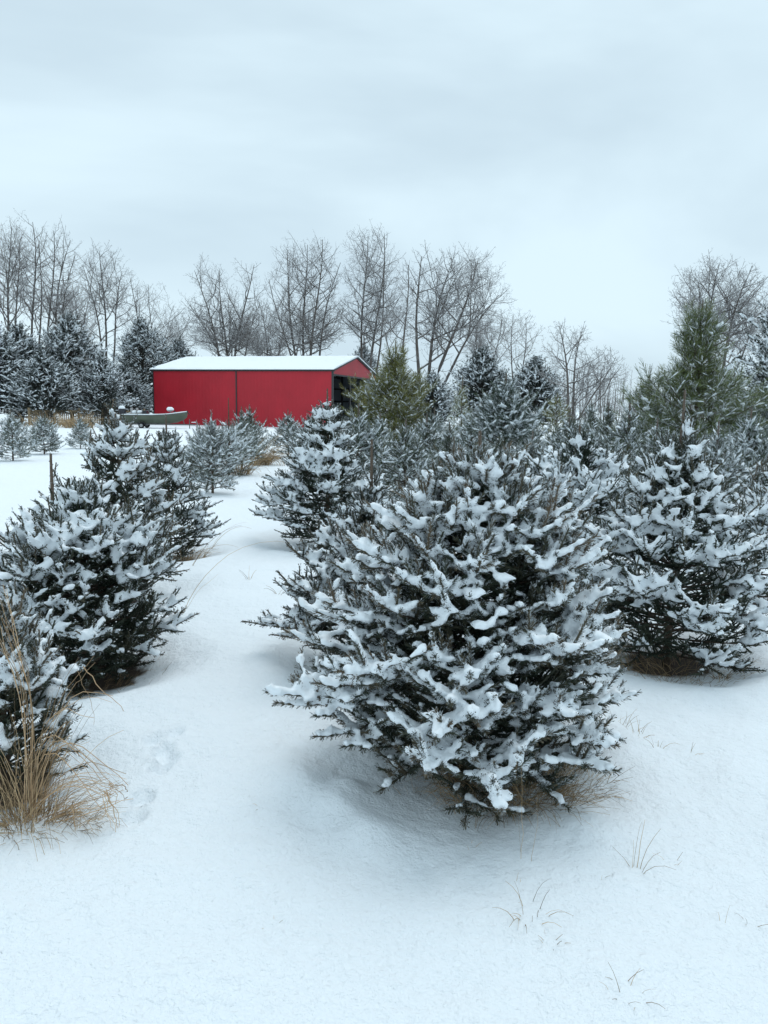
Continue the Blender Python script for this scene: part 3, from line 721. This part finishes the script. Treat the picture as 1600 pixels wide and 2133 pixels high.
# ------------------------------------------------------------------ barn
def barn():
    fr = P(693, 58); phi = R_(17); L = 15.85; W = 10.8; E = 4.42; RZ = 5.70
    z0 = float(ground(*fr))
    # local: x along the long side (0 at the front right corner, negative to the left), y into the depth
    b = thing('red_barn', 'long red steel barn with a snow-white roof and an open dark gable end', 'barn', (fr[0], fr[1], -.02), -phi)
    def wall_sheet(x0, x1, name, lab=None):
        n = int((x1-x0)/.075); xs = np.linspace(x0, x1, n+1); V = []; F = []
        for i, x in enumerate(xs):
            y = -.004 if i % 4 == 1 else 0
            V += [(x, y, .0), (x, y, E)]
        for i in range(n): F.append((2*i, 2*i+2, 2*i+3, 2*i+1))
        MB().add(V, F).build(name, M['red'], b)
    wall_sheet(-L+.07, -8.25, 'wall_panel'); wall_sheet(-8.15, -.09, 'wall_panel')
    MB().box(-8.25, -8.15, -.05, -.0, 0, E).build('joint_trim', M['trim'], b)
    MB().box(-L, -L+.07, -.05, .06, 0, E).build('corner_trim', M['trim'], b)
    MB().box(-.09, .045, -.05, .09, 0, E).build('corner_trim', M['trim'], b)
    MB().box(-L-.1, .2, -.14, -.03, E-.09, E-.003).build('eave_trim', M['trim'], b)
    # inner lining, girts and back walls
    MB().box(-L+.1, -.1, .03, .05, 0, E).build('inner_lining', M['steelin'], b)
    back = MB(); n = int(L/.3)
    for i in range(n): back.box(-L+i*.3+.01, -L+i*.3+.24, W-.06, W-.02, 0, E); back.box(-L+i*.3+.24, -L+i*.3+.31, W-.05, W-.02, 0, E)
    back.build('back_wall', M['steelin'], b)
    MB().box(-L, -L+.04, .06, W-.06, 0, E+.3).build('far_gable_wall', M['steelin'], b)
    for z in (1.0, 2.1, 3.2): MB().box(-L+.05, -.05, W-.2, W-.065, z, z+.12).build('girt', M['trim'], b)
    for x in (-3.2, -6.4, -9.6, -12.8): MB().box(x, x+.14, W-.34, W-.2, 0, E).build('post', M['trim'], b)
    # near gable: red triangle above the opening, posts in the opening
    zo = 4.15
    g = MB(); V = [(0, 0.0, zo), (0, W, zo), (0, W, E), (0, W/2, RZ), (0, 0.0, E)]; V2 = [(-.05, y, z) for _, y, z in V]
    g.add(V+V2, [(0, 1, 2, 3, 4), (9, 8, 7, 6, 5), (0, 5, 6, 1), (1, 6, 7, 2), (2, 7, 8, 3), (3, 8, 9, 4), (4, 9, 5, 0)]).build('gable_panel', M['red'], b)
    MB().box(-.05, .05, .095, W-.1, zo-.12, zo-.003).build('opening_header', M['trim'], b)
    for y in (W*.36, W*.70, W-.12): MB().box(-.08, .03, y, y+.14, 0, zo-.125).build('post', M['trim'], b)
    MB().box(-.06, 0.0, W*.70+.145, W-.125, 0, zo-.125).build('gable_wall', M['steelin'], b)
    MB().bar((.04, -.1, E-.03), (.04, W/2, RZ+.02), .1, .14).bar((.04, W/2, RZ+.02), (.04, W+.1, E-.03), .1, .14).build('rake_trim', M['trim'], b)
    MB().bar((-L-.04, -.1, E-.03), (-L-.04, W/2, RZ+.02), .1, .14).build('rake_trim', M['trim'], b)
    for i in range(6):
        x = -.5-i*(L-1)/5
        MB().bar((x, .1, E-.1), (x, W/2, RZ-.1), .1, .2).bar((x, W/2, RZ-.1), (x, W-.1, E-.1), .1, .2).bar((x, .1, E-.15), (x, W-.1, E-.15), .1, .2).build('truss', M['trim'], b)
    # roof sheet and its snow
    def slab(y0, z0_, y1, z1_, t0, t1, x0, x1, name, m, nx=2, wob=0):
        xs = np.linspace(x0, x1, nx); ys = np.linspace(0, 1, 9 if wob else 2); V = []; F = []
        k = len(ys)
        for t in (t0, t1):
            for x in xs:
                for q in ys:
                    e = (wob*float(vnoise(x*1.3, q*5, 3)) if t == t1 else 0); taper = (1-.5*(q == 0)) if (wob and t == t1) else 1
                    V.append((x, y0+(y1-y0)*q, z0_+(z1_-z0_)*q+t*taper+e))
        o = len(xs)*k
        for i in range(len(xs)-1):
            for j in range(k-1):
                a = i*k+j; F.append((a, a+k, a+k+1, a+1)[::-1]); F.append((o+a, o+a+k, o+a+k+1, o+a+1))
        for i in range(len(xs)-1):
            F.append((i*k, (i+1)*k, o+(i+1)*k, o+i*k)); F.append((i*k+k-1, o+i*k+k-1, o+(i+1)*k+k-1, (i+1)*k+k-1))
        for j in range(k-1):
            F.append((j, o+j, o+j+1, j+1)); a = (len(xs)-1)*k+j; F.append((a, a+1, o+a+1, o+a))
        return MB().add(V, F, False).build(name, m, b)
    dz = .2*(RZ-E)/(W/2)
    slab(-.2, E-dz+.03, W/2, RZ+.03, 0, .05, -L-.14, .14, 'roof', M['trim'])
    slab(W+.2, E-dz+.03, W/2, RZ+.03, 0, .05, -L-.14, .14, 'roof', M['trim'])
    slab(-.24, E-dz+.085, W/2, RZ+.085, 0, .10, -L-.16, .16, 'roof_snow', M['snow'], 60, .03)
    slab(W+.24, E-dz+.085, W/2, RZ+.085, 0, .10, -L-.16, .16, 'roof_snow', M['snow'], 60, .03)
    # dark earth floor inside
    MB().box(-L+.1, 1.0, .3, W-.3, -.1, .06).build('dirt_floor', mat('dirt', (.10, .075, .055), .95, .1, var=(2, .3)), b)
barn()

# ------------------------------------------------------------------ boat on its trailer
def boat():
    x, y = P(323, 50.5); z = float(ground(x, y)); rz = R_(3)
    tr = thing('boat_trailer', 'low grey boat trailer with a tongue and jack standing in snow by the barn', 'trailer', (x, y, z), rz)
    f = MB()
    f.bar((-1.9, -.55, .31), (1.5, -.5, .31), .07).bar((-1.9, .55, .31), (1.5, .5, .31), .07).bar((1.5, -.5, .31), (2.7, 0, .31), .07).bar((1.5, .5, .31), (2.7, 0, .31), .07).bar((2.6, 0, .31), (3.05, 0, .31), .09)
    for q in (-1.7, -.9, .2, 1.3): f.bar((q, -.6, .31), (q, .6, .31), .06)
    f.build('frame', M['grey'], tr)
    for s in (-1, 1):
        w_ = MB(); a = np.linspace(0, 2*math.pi, 19)[:-1]; rr = .22; wd = .08; yy = s*.82
        V = [(-.85+rr*math.cos(t), yy+d, .22+rr*math.sin(t)) for d in (-wd, wd) for t in a]; n = 18
        F = [(i, (i+1) % n, n+(i+1) % n, n+i) for i in range(n)]+[tuple(range(n))[::-1], tuple(range(n, 2*n))]
        w_.add(V, F).build('wheel', M['rubber'], tr, bevel=.02)
        MB().tube([(-.85, yy-.095, .22), (-.85, yy+.095, .22)], .12, 12).build('rim', M['seat'], tr)
        a = np.linspace(.15, math.pi-.15, 9); V = [(-.85+.29*math.cos(t), yy+d, .24+.26*math.sin(t)) for d in (-.12, .12) for t in a]
        V += [(-.85+.27*math.cos(t), yy+d, .24+.24*math.sin(t)) for d in (-.12, .12) for t in a]
        F = []
        for i in range(8): F += [(i, i+1, 9+i+1, 9+i), (18+i, 27+i, 27+i+1, 18+i+1), (i, 18+i, 18+i+1, i+1), (9+i, 10+i, 28+i, 27+i)]
        MB().add(V, F).build('fender', M['black'], tr)
    MB().tube([(2.6, 0, 0), (2.6, 0, .75)], .035).bar((2.6, 0, .72), (2.6, .14, .72), .03).build('jack', M['grey'], tr)
    MB().bar((2.2, 0, .31), (2.05, 0, 1.0), .06).build('winch_post', M['grey'], tr)
    MB().box(2.75, 3.08, -.06, .06, .47, .52).build('snow_cover', M['snow'], tr, bevel=.02)
    tr.scale = (.87,)*3
    bo = thing('fishing_boat', 'olive-grey aluminium fishing boat with snow on its seats and outboard motor', 'boat', (x, y, z+.31), rz); bo.scale = (.87,)*3
    # hull: stations from stern (-2.3) to bow (2.35)
    st = [(-2.30, .50, .78, .02, .62), (-1.2, .56, .86, .0, .62), (0, .56, .88, .0, .64), (1.0, .44, .80, .03, .70), (1.7, .26, .60, .14, .78), (2.15, .10, .38, .33, .85), (2.42, .02, .16, .55, .90)]
    V = []; k = 7
    for (sx, bw, gw, bz, gz) in st:
        V += [(sx, -gw, gz), (sx, -(bw+gw)/2-.03, (bz+gz)/2), (sx, -bw, bz+.05), (sx, 0, bz-.02), (sx, bw, bz+.05), (sx, (bw+gw)/2+.03, (bz+gz)/2), (sx, gw, gz)]
    F = [(i*k+j, i*k+j+1, (i+1)*k+j+1, (i+1)*k+j) for i in range(len(st)-1) for j in range(k-1)]
    F += [tuple(range(k))[::-1], tuple(range((len(st)-1)*k, len(st)*k))]
    h = MB().add(V, F).build('hull', M['hull'], bo); 
    m = h.modifiers.new('solid', 'SOLIDIFY'); m.thickness = .03; m.offset = 0
    for s in (-1, 1):
        MB().tube([(a[0], s*(a[2]+.01), a[4]+.01) for a in st], .03, 6).build('gunwale', M['grey'], bo)
    dk = []
    for (sx, bw, gw, bz, gz) in st[2:]: dk += [(sx, -gw+.03, gz-.10), (sx, gw-.03, gz-.10)]
    MB().add(dk, [(2*i, 2*i+2, 2*i+3, 2*i+1) for i in range(4)]).build('fore_deck', M['seat'], bo)
    MB().box(-2.25, -1.5, -.75, .75, .46, .50).build('aft_deck', M['seat'], bo)
    # snow lying on the decks
    sd = MB(); V = []
    for (sx, bw, gw, bz, gz) in st[2:]: V += [(sx, -gw+.02, gz-.03+.02*math.sin(sx*7)), (sx, 0, gz+.03), (sx, gw-.02, gz-.03)]
    sd.add(V, [(3*i+j, 3*i+3+j, 3*i+4+j, 3*i+1+j) for i in range(4) for j in (0, 1)], True)
    sd.box(-2.27, -1.4, -.76, .76, .505, .63).box(-1.38, .3, -.5, .5, .30, .45); sd.build('snow_cover', M['snow'], bo)
    for sg in (-1, 1): MB().tube([(a[0], sg*(a[2]-.01), a[4]+.055+.015*math.sin(a[0]*4)) for a in st], .042, 6).build('gunwale_snow', M['snow'], bo)
    # outboard motor
    def loft(rings, m, name, par, bevel=0):
        V = []; F = []; n = 12
        for (cx, cz, rx, ry) in rings: V += [(cx+rx*math.cos(a), ry*math.sin(a), cz) for a in np.linspace(0, 2*math.pi, n+1)[:-1]]
        for i in range(len(rings)-1): F += [(i*n+j, i*n+(j+1) % n, (i+1)*n+(j+1) % n, (i+1)*n+j) for j in range(n)]
        F += [tuple(range(n))[::-1], tuple(range((len(rings)-1)*n, len(rings)*n))]
        return MB().add(V, F, True).build(name, m, par)
    mo = loft([(-2.42, .62, .16, .13), (-2.46, .72, .26, .2), (-2.48, .95, .29, .21), (-2.50, 1.12, .25, .18), (-2.52, 1.2, .15, .1)], M['black'], 'outboard_motor', bo)
    loft([(-2.50, 1.10, .28, .21), (-2.52, 1.24, .23, .17), (-2.52, 1.33, .1, .07)], M['snow'], 'motor_snow', mo)
    MB().box(-2.52, -2.36, -.06, .06, .0, .66).box(-2.56, -2.3, -.03, .03, -.22, .05).build('motor_leg', M['black'], mo)
    # console, seats
    MB().add([(-.95, -.3, .4), (-.45, -.3, .4), (-.6, -.3, .98), (-.9, -.3, .98), (-.95, .3, .4), (-.45, .3, .4), (-.6, .3, .98), (-.9, .3, .98)],
             [(0, 1, 2, 3), (7, 6, 5, 4), (0, 4, 5, 1), (1, 5, 6, 2), (2, 6, 7, 3), (3, 7, 4, 0)]).build('console', M['black'], bo, bevel=.03)
    for q in (-1.55, -1.15):
        MB().box(q-.2, q+.2, -.22, .22, .68, .8).build('boat_seat', M['seat'], bo, bevel=.04)
        MB().box(q-.26, q-.16, -.22, .22, .8, 1.18).build('seat_back', M['seat'], bo, bevel=.04)
        loft([(q, .80, .24, .25), (q, .92, .22, .24), (q, .99, .10, .12)], M['snow'], 'seat_snow', bo)
    MB().tube([(1.15, 0, .6), (1.15, 0, .96)], .035).build('seat_post', M['grey'], bo)
    loft([(1.15, .95, .16, .16), (1.15, .99, .24, .22), (1.15, 1.06, .24, .22)], M['seat'], 'boat_seat', bo)
    loft([(1.15, 1.05, .28, .26), (1.15, 1.17, .27, .25), (1.13, 1.28, .15, .14)], M['snow'], 'seat_snow', bo)
    MB().bar((1.9, 0, .86), (2.5, .0, .98), .07).bar((2.4, 0, .98), (2.62, 0, .72), .05).build('trolling_motor', M['black'], bo)
    MB().tube([(1.55, -.3, .8), (1.55, -.3, 1.0)], .06).build('deck_fitting', M['black'], bo)
boat()

# ------------------------------------------------------------------ fence and brush at the far left
def fence():
    xa, ya = P(60, 52); xb, yb = P(300, 60)
    f = thing('field_fence', 'low tan picket fence in front of the dark cedars at the far left', 'fence', (xa, ya, 0), math.atan2(yb-ya, xb-xa))
    Lf = math.hypot(xb-xa, yb-ya)
    for k in range(6): MB().box(k*Lf/5-.06, k*Lf/5+.06, -.05, .05, -.1, 1.25).build('post', M['wood'], f)
    for z in (.35, 1.0): MB().box(0, Lf, .055, .09, z, z+.07).build('rail', M['wood'], f)
    pk = MB(); n = int(Lf/.15)
    for i in range(n): h = 1.1; pk.box(i*.15+.03, i*.15+.09, .092, .112, .02, h)
    pk.build('pickets', M['wood'], f, kind='stuff')
fence()

# ------------------------------------------------------------------ dry grass
def blades(rng, n, base_r, L, lean=.5, r=.0012, k=5, dirn=None, droop=.8, bx=0, by=0, sides=3):
    a = rng.uniform(0, 6.283, n); rr = base_r*np.sqrt(rng.uniform(0, 1, n))
    b = np.c_[bx+rr*np.cos(a), by+rr*np.sin(a), np.full(n, -.02)]
    az = a+rng.normal(0, .7, n) if dirn is None else dirn+rng.normal(0, .45, n)
    ln = lean*rng.uniform(.3, 1.4, n); LL = L*rng.uniform(.45, 1.15, n)
    t = np.linspace(0, 1, k)
    th = ln[:, None]+droop*rng.uniform(.2, 1.6, n)[:, None]*t[None]**1.5
    st = LL[:, None]/(k-1)
    dx = np.sin(th)*st; dz = np.cos(th)*st
    rad = np.c_[np.zeros(n), np.cumsum(dx[:, 1:], 1)]; z = np.c_[np.zeros(n), np.cumsum(dz[:, 1:], 1)]
    Pp = np.stack([b[:, :1]+rad*np.cos(az)[:, None], b[:, 1:2]+rad*np.sin(az)[:, None], b[:, 2:]+z], 2)
    Pp[:, :, :2] += np.cumsum(rng.normal(0, .02*L, Pp[:, :, :2].shape), 1)*.35
    v, f = polytubes(Pp, r*rng.uniform(.6, 1.4, n)[:, None]*np.linspace(1, .35, k)[None], sides)
    c = np.array([.50, .36, .21])*rng.uniform(.4, 1.25, (n, 1)); c = c*np.where(rng.uniform(0, 1, (n, 1)) < .25, .5, 1)
    T = np.repeat(c, k*sides, 0)
    return v, f, 0, T
def straws(rng, paths, r=.0022, jit=.02):
    out_ = []
    for pts, n in paths:
        q = np.array(pts, float); u = np.linspace(0, 1, len(q)); t = np.linspace(0, 1, 10)
        sm = np.stack([np.interp(t, u, q[:, i]) for i in range(3)], 1); sm[1:-1] = (sm[:-2]+2*sm[1:-1]+sm[2:])/4
        off = rng.normal(0, jit, (n, 1, 3))*np.array([1, 2.0, 1])*np.linspace(.5, 1.2, 10)[None, :, None]
        wob = np.cumsum(rng.normal(0, jit*.25, (n, 10, 3)), 1)
        v, f = polytubes(sm[None]+off+wob, r*rng.uniform(.4, 1.2, n)[:, None]*np.linspace(1, .5, 10)[None], 3)
        c = np.array([.58, .40, .24])*rng.uniform(.5, 1.2, (n, 1)); out_.append((v, f, 0, np.repeat(c, 30, 0)))
    return out_
def grass(seed, loc, label, specs, name='grass_clump', group='clumps of dry grass poking through the snow', extra=None):
    rng = np.random.default_rng(seed); pr = [blades(rng, **s) for s in specs] + (straws(rng, extra) if extra else [])
    v, f, m, t = cat(pr)
    o = link(name, mesh(name, v, f, [M['grass']], tint=t, smooth=True)); o.location = (loc[0], loc[1], float(ground(*loc)))
    o['label'] = label; o['category'] = 'dry grass'; o['group'] = group
    return o
gA = (tA[0]+.10, tA[1]-.30)
grass(81, gA, 'thick brown grass skirt under the nearest spruce', [dict(n=620, base_r=.24, L=.22, lean=.7, r=.0013, droop=1.5), dict(n=160, base_r=.30, L=.2, lean=.3, r=.0012), dict(n=300, base_r=.14, L=.26, lean=.9, r=.0013, bx=.14, by=-.10), dict(n=160, base_r=.12, L=.16, lean=.9, r=.0012, bx=.34, by=.02)])
grass(82, (tA[0]+.42, tA[1]-.12), 'brown tuft and weeds right of the foot of the nearest spruce', [dict(n=120, base_r=.06, L=.15, lean=.35, r=.0011, bx=.02), dict(n=70, base_r=.16, L=.10, lean=.9, r=.001, bx=.05, by=-.08)])
grass(83, (tA[0]-.28, tA[1]-.25), 'thin brown weeds left of the foot of the nearest spruce', [dict(n=50, base_r=.12, L=.13, lean=.6, r=.001)])
grass(84, (tD[0], tD[1]-.15), 'brown grass skirt under the tall-leadered spruce', [dict(n=520, base_r=.45, L=.22, lean=.6, r=.0014, droop=1.2)])
grass(85, (tG[0]+.05, tG[1]-.12), 'dark brown grass skirt under the squat spruce at the left', [dict(n=600, base_r=.48, L=.16, lean=.8, r=.0013, droop=1.3)])
grass(86, (tI[0], tI[1]-.1), 'brown grass skirt under the candelabra-tipped spruce', [dict(n=350, base_r=.42, L=.3, lean=.5, r=.002, droop=1.2)])
gK = P(15, 2.72)
grass(87, gK, 'tall tan bluestem clump at the left edge leaning over the snow', [
    dict(n=260, base_r=.13, L=.26, lean=.7, r=.0012, droop=1.8), dict(n=80, base_r=.12, L=.5, lean=.22, r=.0014, droop=.7, k=9),
    dict(n=120, base_r=.10, L=.22, lean=1.1, r=.0011, droop=1.6, dirn=.0, bx=.14), dict(n=90, base_r=.08, L=.14, lean=.8, r=.001, droop=2.2, dirn=-.6, bx=.22)],
    extra=[([(-.02, 0, 0), (.10, -.02, .15), (.23, -.03, .215), (.36, -.04, .17)], 12), ([(-.02, 0, -.03), (.14, -.03, .07), (.37, -.05, .165)], 10),
           ([(.0, .05, 0), (.02, .04, .35), (.03, .02, .6), (-.05, 0, .80)], 7), ([(-.03, .05, 0), (.0, .04, .4), (-.04, .02, .72), (-.07, 0, .9)], 5),
           ([(.0, .05, 0), (.06, .04, .30), (.17, .0, .33), (.27, -.03, .26), (.36, -.05, .17)], 7), ([(.2, -.04, .1), (.235, -.05, .02), (.245, -.06, -.05)], 5),
           ([(.32, -.04, .15), (.365, -.05, .06), (.375, -.05, -.03)], 4), ([(.05, .05, .3), (.15, .04, .52), (.27, .03, .66)], 3), ([(.08, .05, .40), (.2, .02, .52), (.33, 0, .50)], 3),
           ([(.22, .03, .62), (.3, .0, .52), (.36, -.02, .44)], 2), ([(.0, .0, .02), (.08, -.05, .28), (.18, -.08, .42)], 6), ([(.34, -.04, .17), (.37, -.05, .16), (.36, -.05, .13)], 8)])
grass(88, P(540, 20.5), 'tan drooping grass clump beside the aisle below the barn seam', [dict(n=160, base_r=.3, L=1.0, lean=.5, r=.006, droop=1.8, dirn=-.3, k=8)])
grass(89, P(500, 17.3), 'tan grass clump at the foot of the ball-topped young pine', [dict(n=120, base_r=.25, L=.7, lean=.5, r=.005, droop=1.2)])
grass(90, P(975, 7.5), 'pale tan grass clump seen just behind the top of the nearest spruce', [dict(n=120, base_r=.2, L=1.0, lean=.25, r=.003, droop=.8)])
tufts = [(1100, 1905, 16, .13, 'bent weed tuft in the bare foreground snow right of centre'), (1145, 1960, 8, .05, 'tiny weed tuft just below the bent one'), (1305, 2075, 10, .09, 'pale curled weed near the bottom right corner'),
         (1325, 1815, 7, .24, 'slender tall straw pair right of the nearest spruce foot'), (980, 1760, 3, .06, 'tiny stalk in front of the nearest spruce'), (565, 1915, 3, .06, 'pair of tiny stalks in the left foreground snow'),
         (1500, 1920, 3, .07, 'short stalk near the right edge of the foreground'), (1560, 1915, 4, .08, 'short bent stalk at the right edge of the foreground'), (1400, 1800, 4, .07, 'short stalks right of the slender straw pair'),
         (520, 1215, 6, .14, 'thin stalks in the aisle beside the squat spruce'), (580, 1240, 5, .14, 'thin stalks in the middle of the aisle'), (1330, 1530, 14, .10, 'sparse weed stalks behind the tuft right of the nearest spruce'),
         (1290, 1510, 10, .10, 'sparse weed stalks touching the right boughs of the nearest spruce'), (1370, 1560, 6, .10, 'lone weed stalks farther right of the nearest spruce'), (1505, 1385, 40, .09, 'brown weed patch in front of the tall-leadered spruce'),
         (545, 1680, 3, .06, 'tiny stalk left of the nearest spruce'), (25, 1715, 5, .08, 'dark twig lying in snow at the left edge'), (610, 1330, 14, .13, 'fine weed behind the left boughs of the nearest spruce'),
         (1440, 1570, 4, .08, 'tiny stalks right of the weed patch'), (1250, 1830, 3, .05, 'tiny stalk left of the slender straw pair'), (1075, 1845, 3, .06, 'tiny stalk above the bent weed tuft')]
def gpix(px, py):
    D = 3.
    d = CM.to_3x3() @ Vector(((px-CX)/F_PX, -(py-CY)/F_PX, -1)); t = -CAMH/d.z; return d.x*t, d.y*t
for i, (px, py, n, L, lab) in enumerate(tufts):
    x, y = gpix(px, py); grass(100+i, (x, y), lab, [dict(n=n, base_r=.02+L*.25*(n > 8), L=L, lean=.45, r=.0011 if y < 4 else .0018, droop=.9)], name='grass_tuft', group='small weed tufts poking through the snow')
# long arching stems by the aisle
for i, (px, D, L, dr, lab) in enumerate([(372, 5.6, .95, .15, 'long single stem arching over the aisle from the left spruces'), (392, 7.3, .7, .25, 'short bowed stem above the long arching one'), (430, 8.6, .8, .3, 'thin bowed stem next to the low bushy pine')]):
    x, y = P(px, D); grass(140+i, (x, y), lab, [dict(n=2, base_r=.02, L=L, lean=.75, r=.0022, droop=1.1, dirn=dr, k=10)], name='tall_grass', group='long grass stems')
x, y = P(1135, 2.5)
grass(145, (x, y), 'pale thin straws rising in front of the right side of the nearest spruce', [dict(n=3, base_r=.03, L=.62, lean=.04, r=.0008, droop=.08, k=8)], name='tall_grass', group=None or 'long grass stems')
# brush at the field edge
rngb = np.random.default_rng(9)
for i, (px, D, n, L, r0, lab) in enumerate([(160, 48, 220, 1.2, 1.0, 'rusty tan brush mound left of the boat'), (240, 60, 160, 1.2, 1.0, 'tan weeds between the boat and the dark cedars'), (120, 50, 220, 1.2, 2.2, 'low tan weeds in front of the far left cedars')]):
    grass(150+i, P(px, D), lab, [dict(n=n, base_r=r0, L=L, lean=.4, r=.012, droop=1.2)], name='brush_clump', group='tan brush along the field edge')
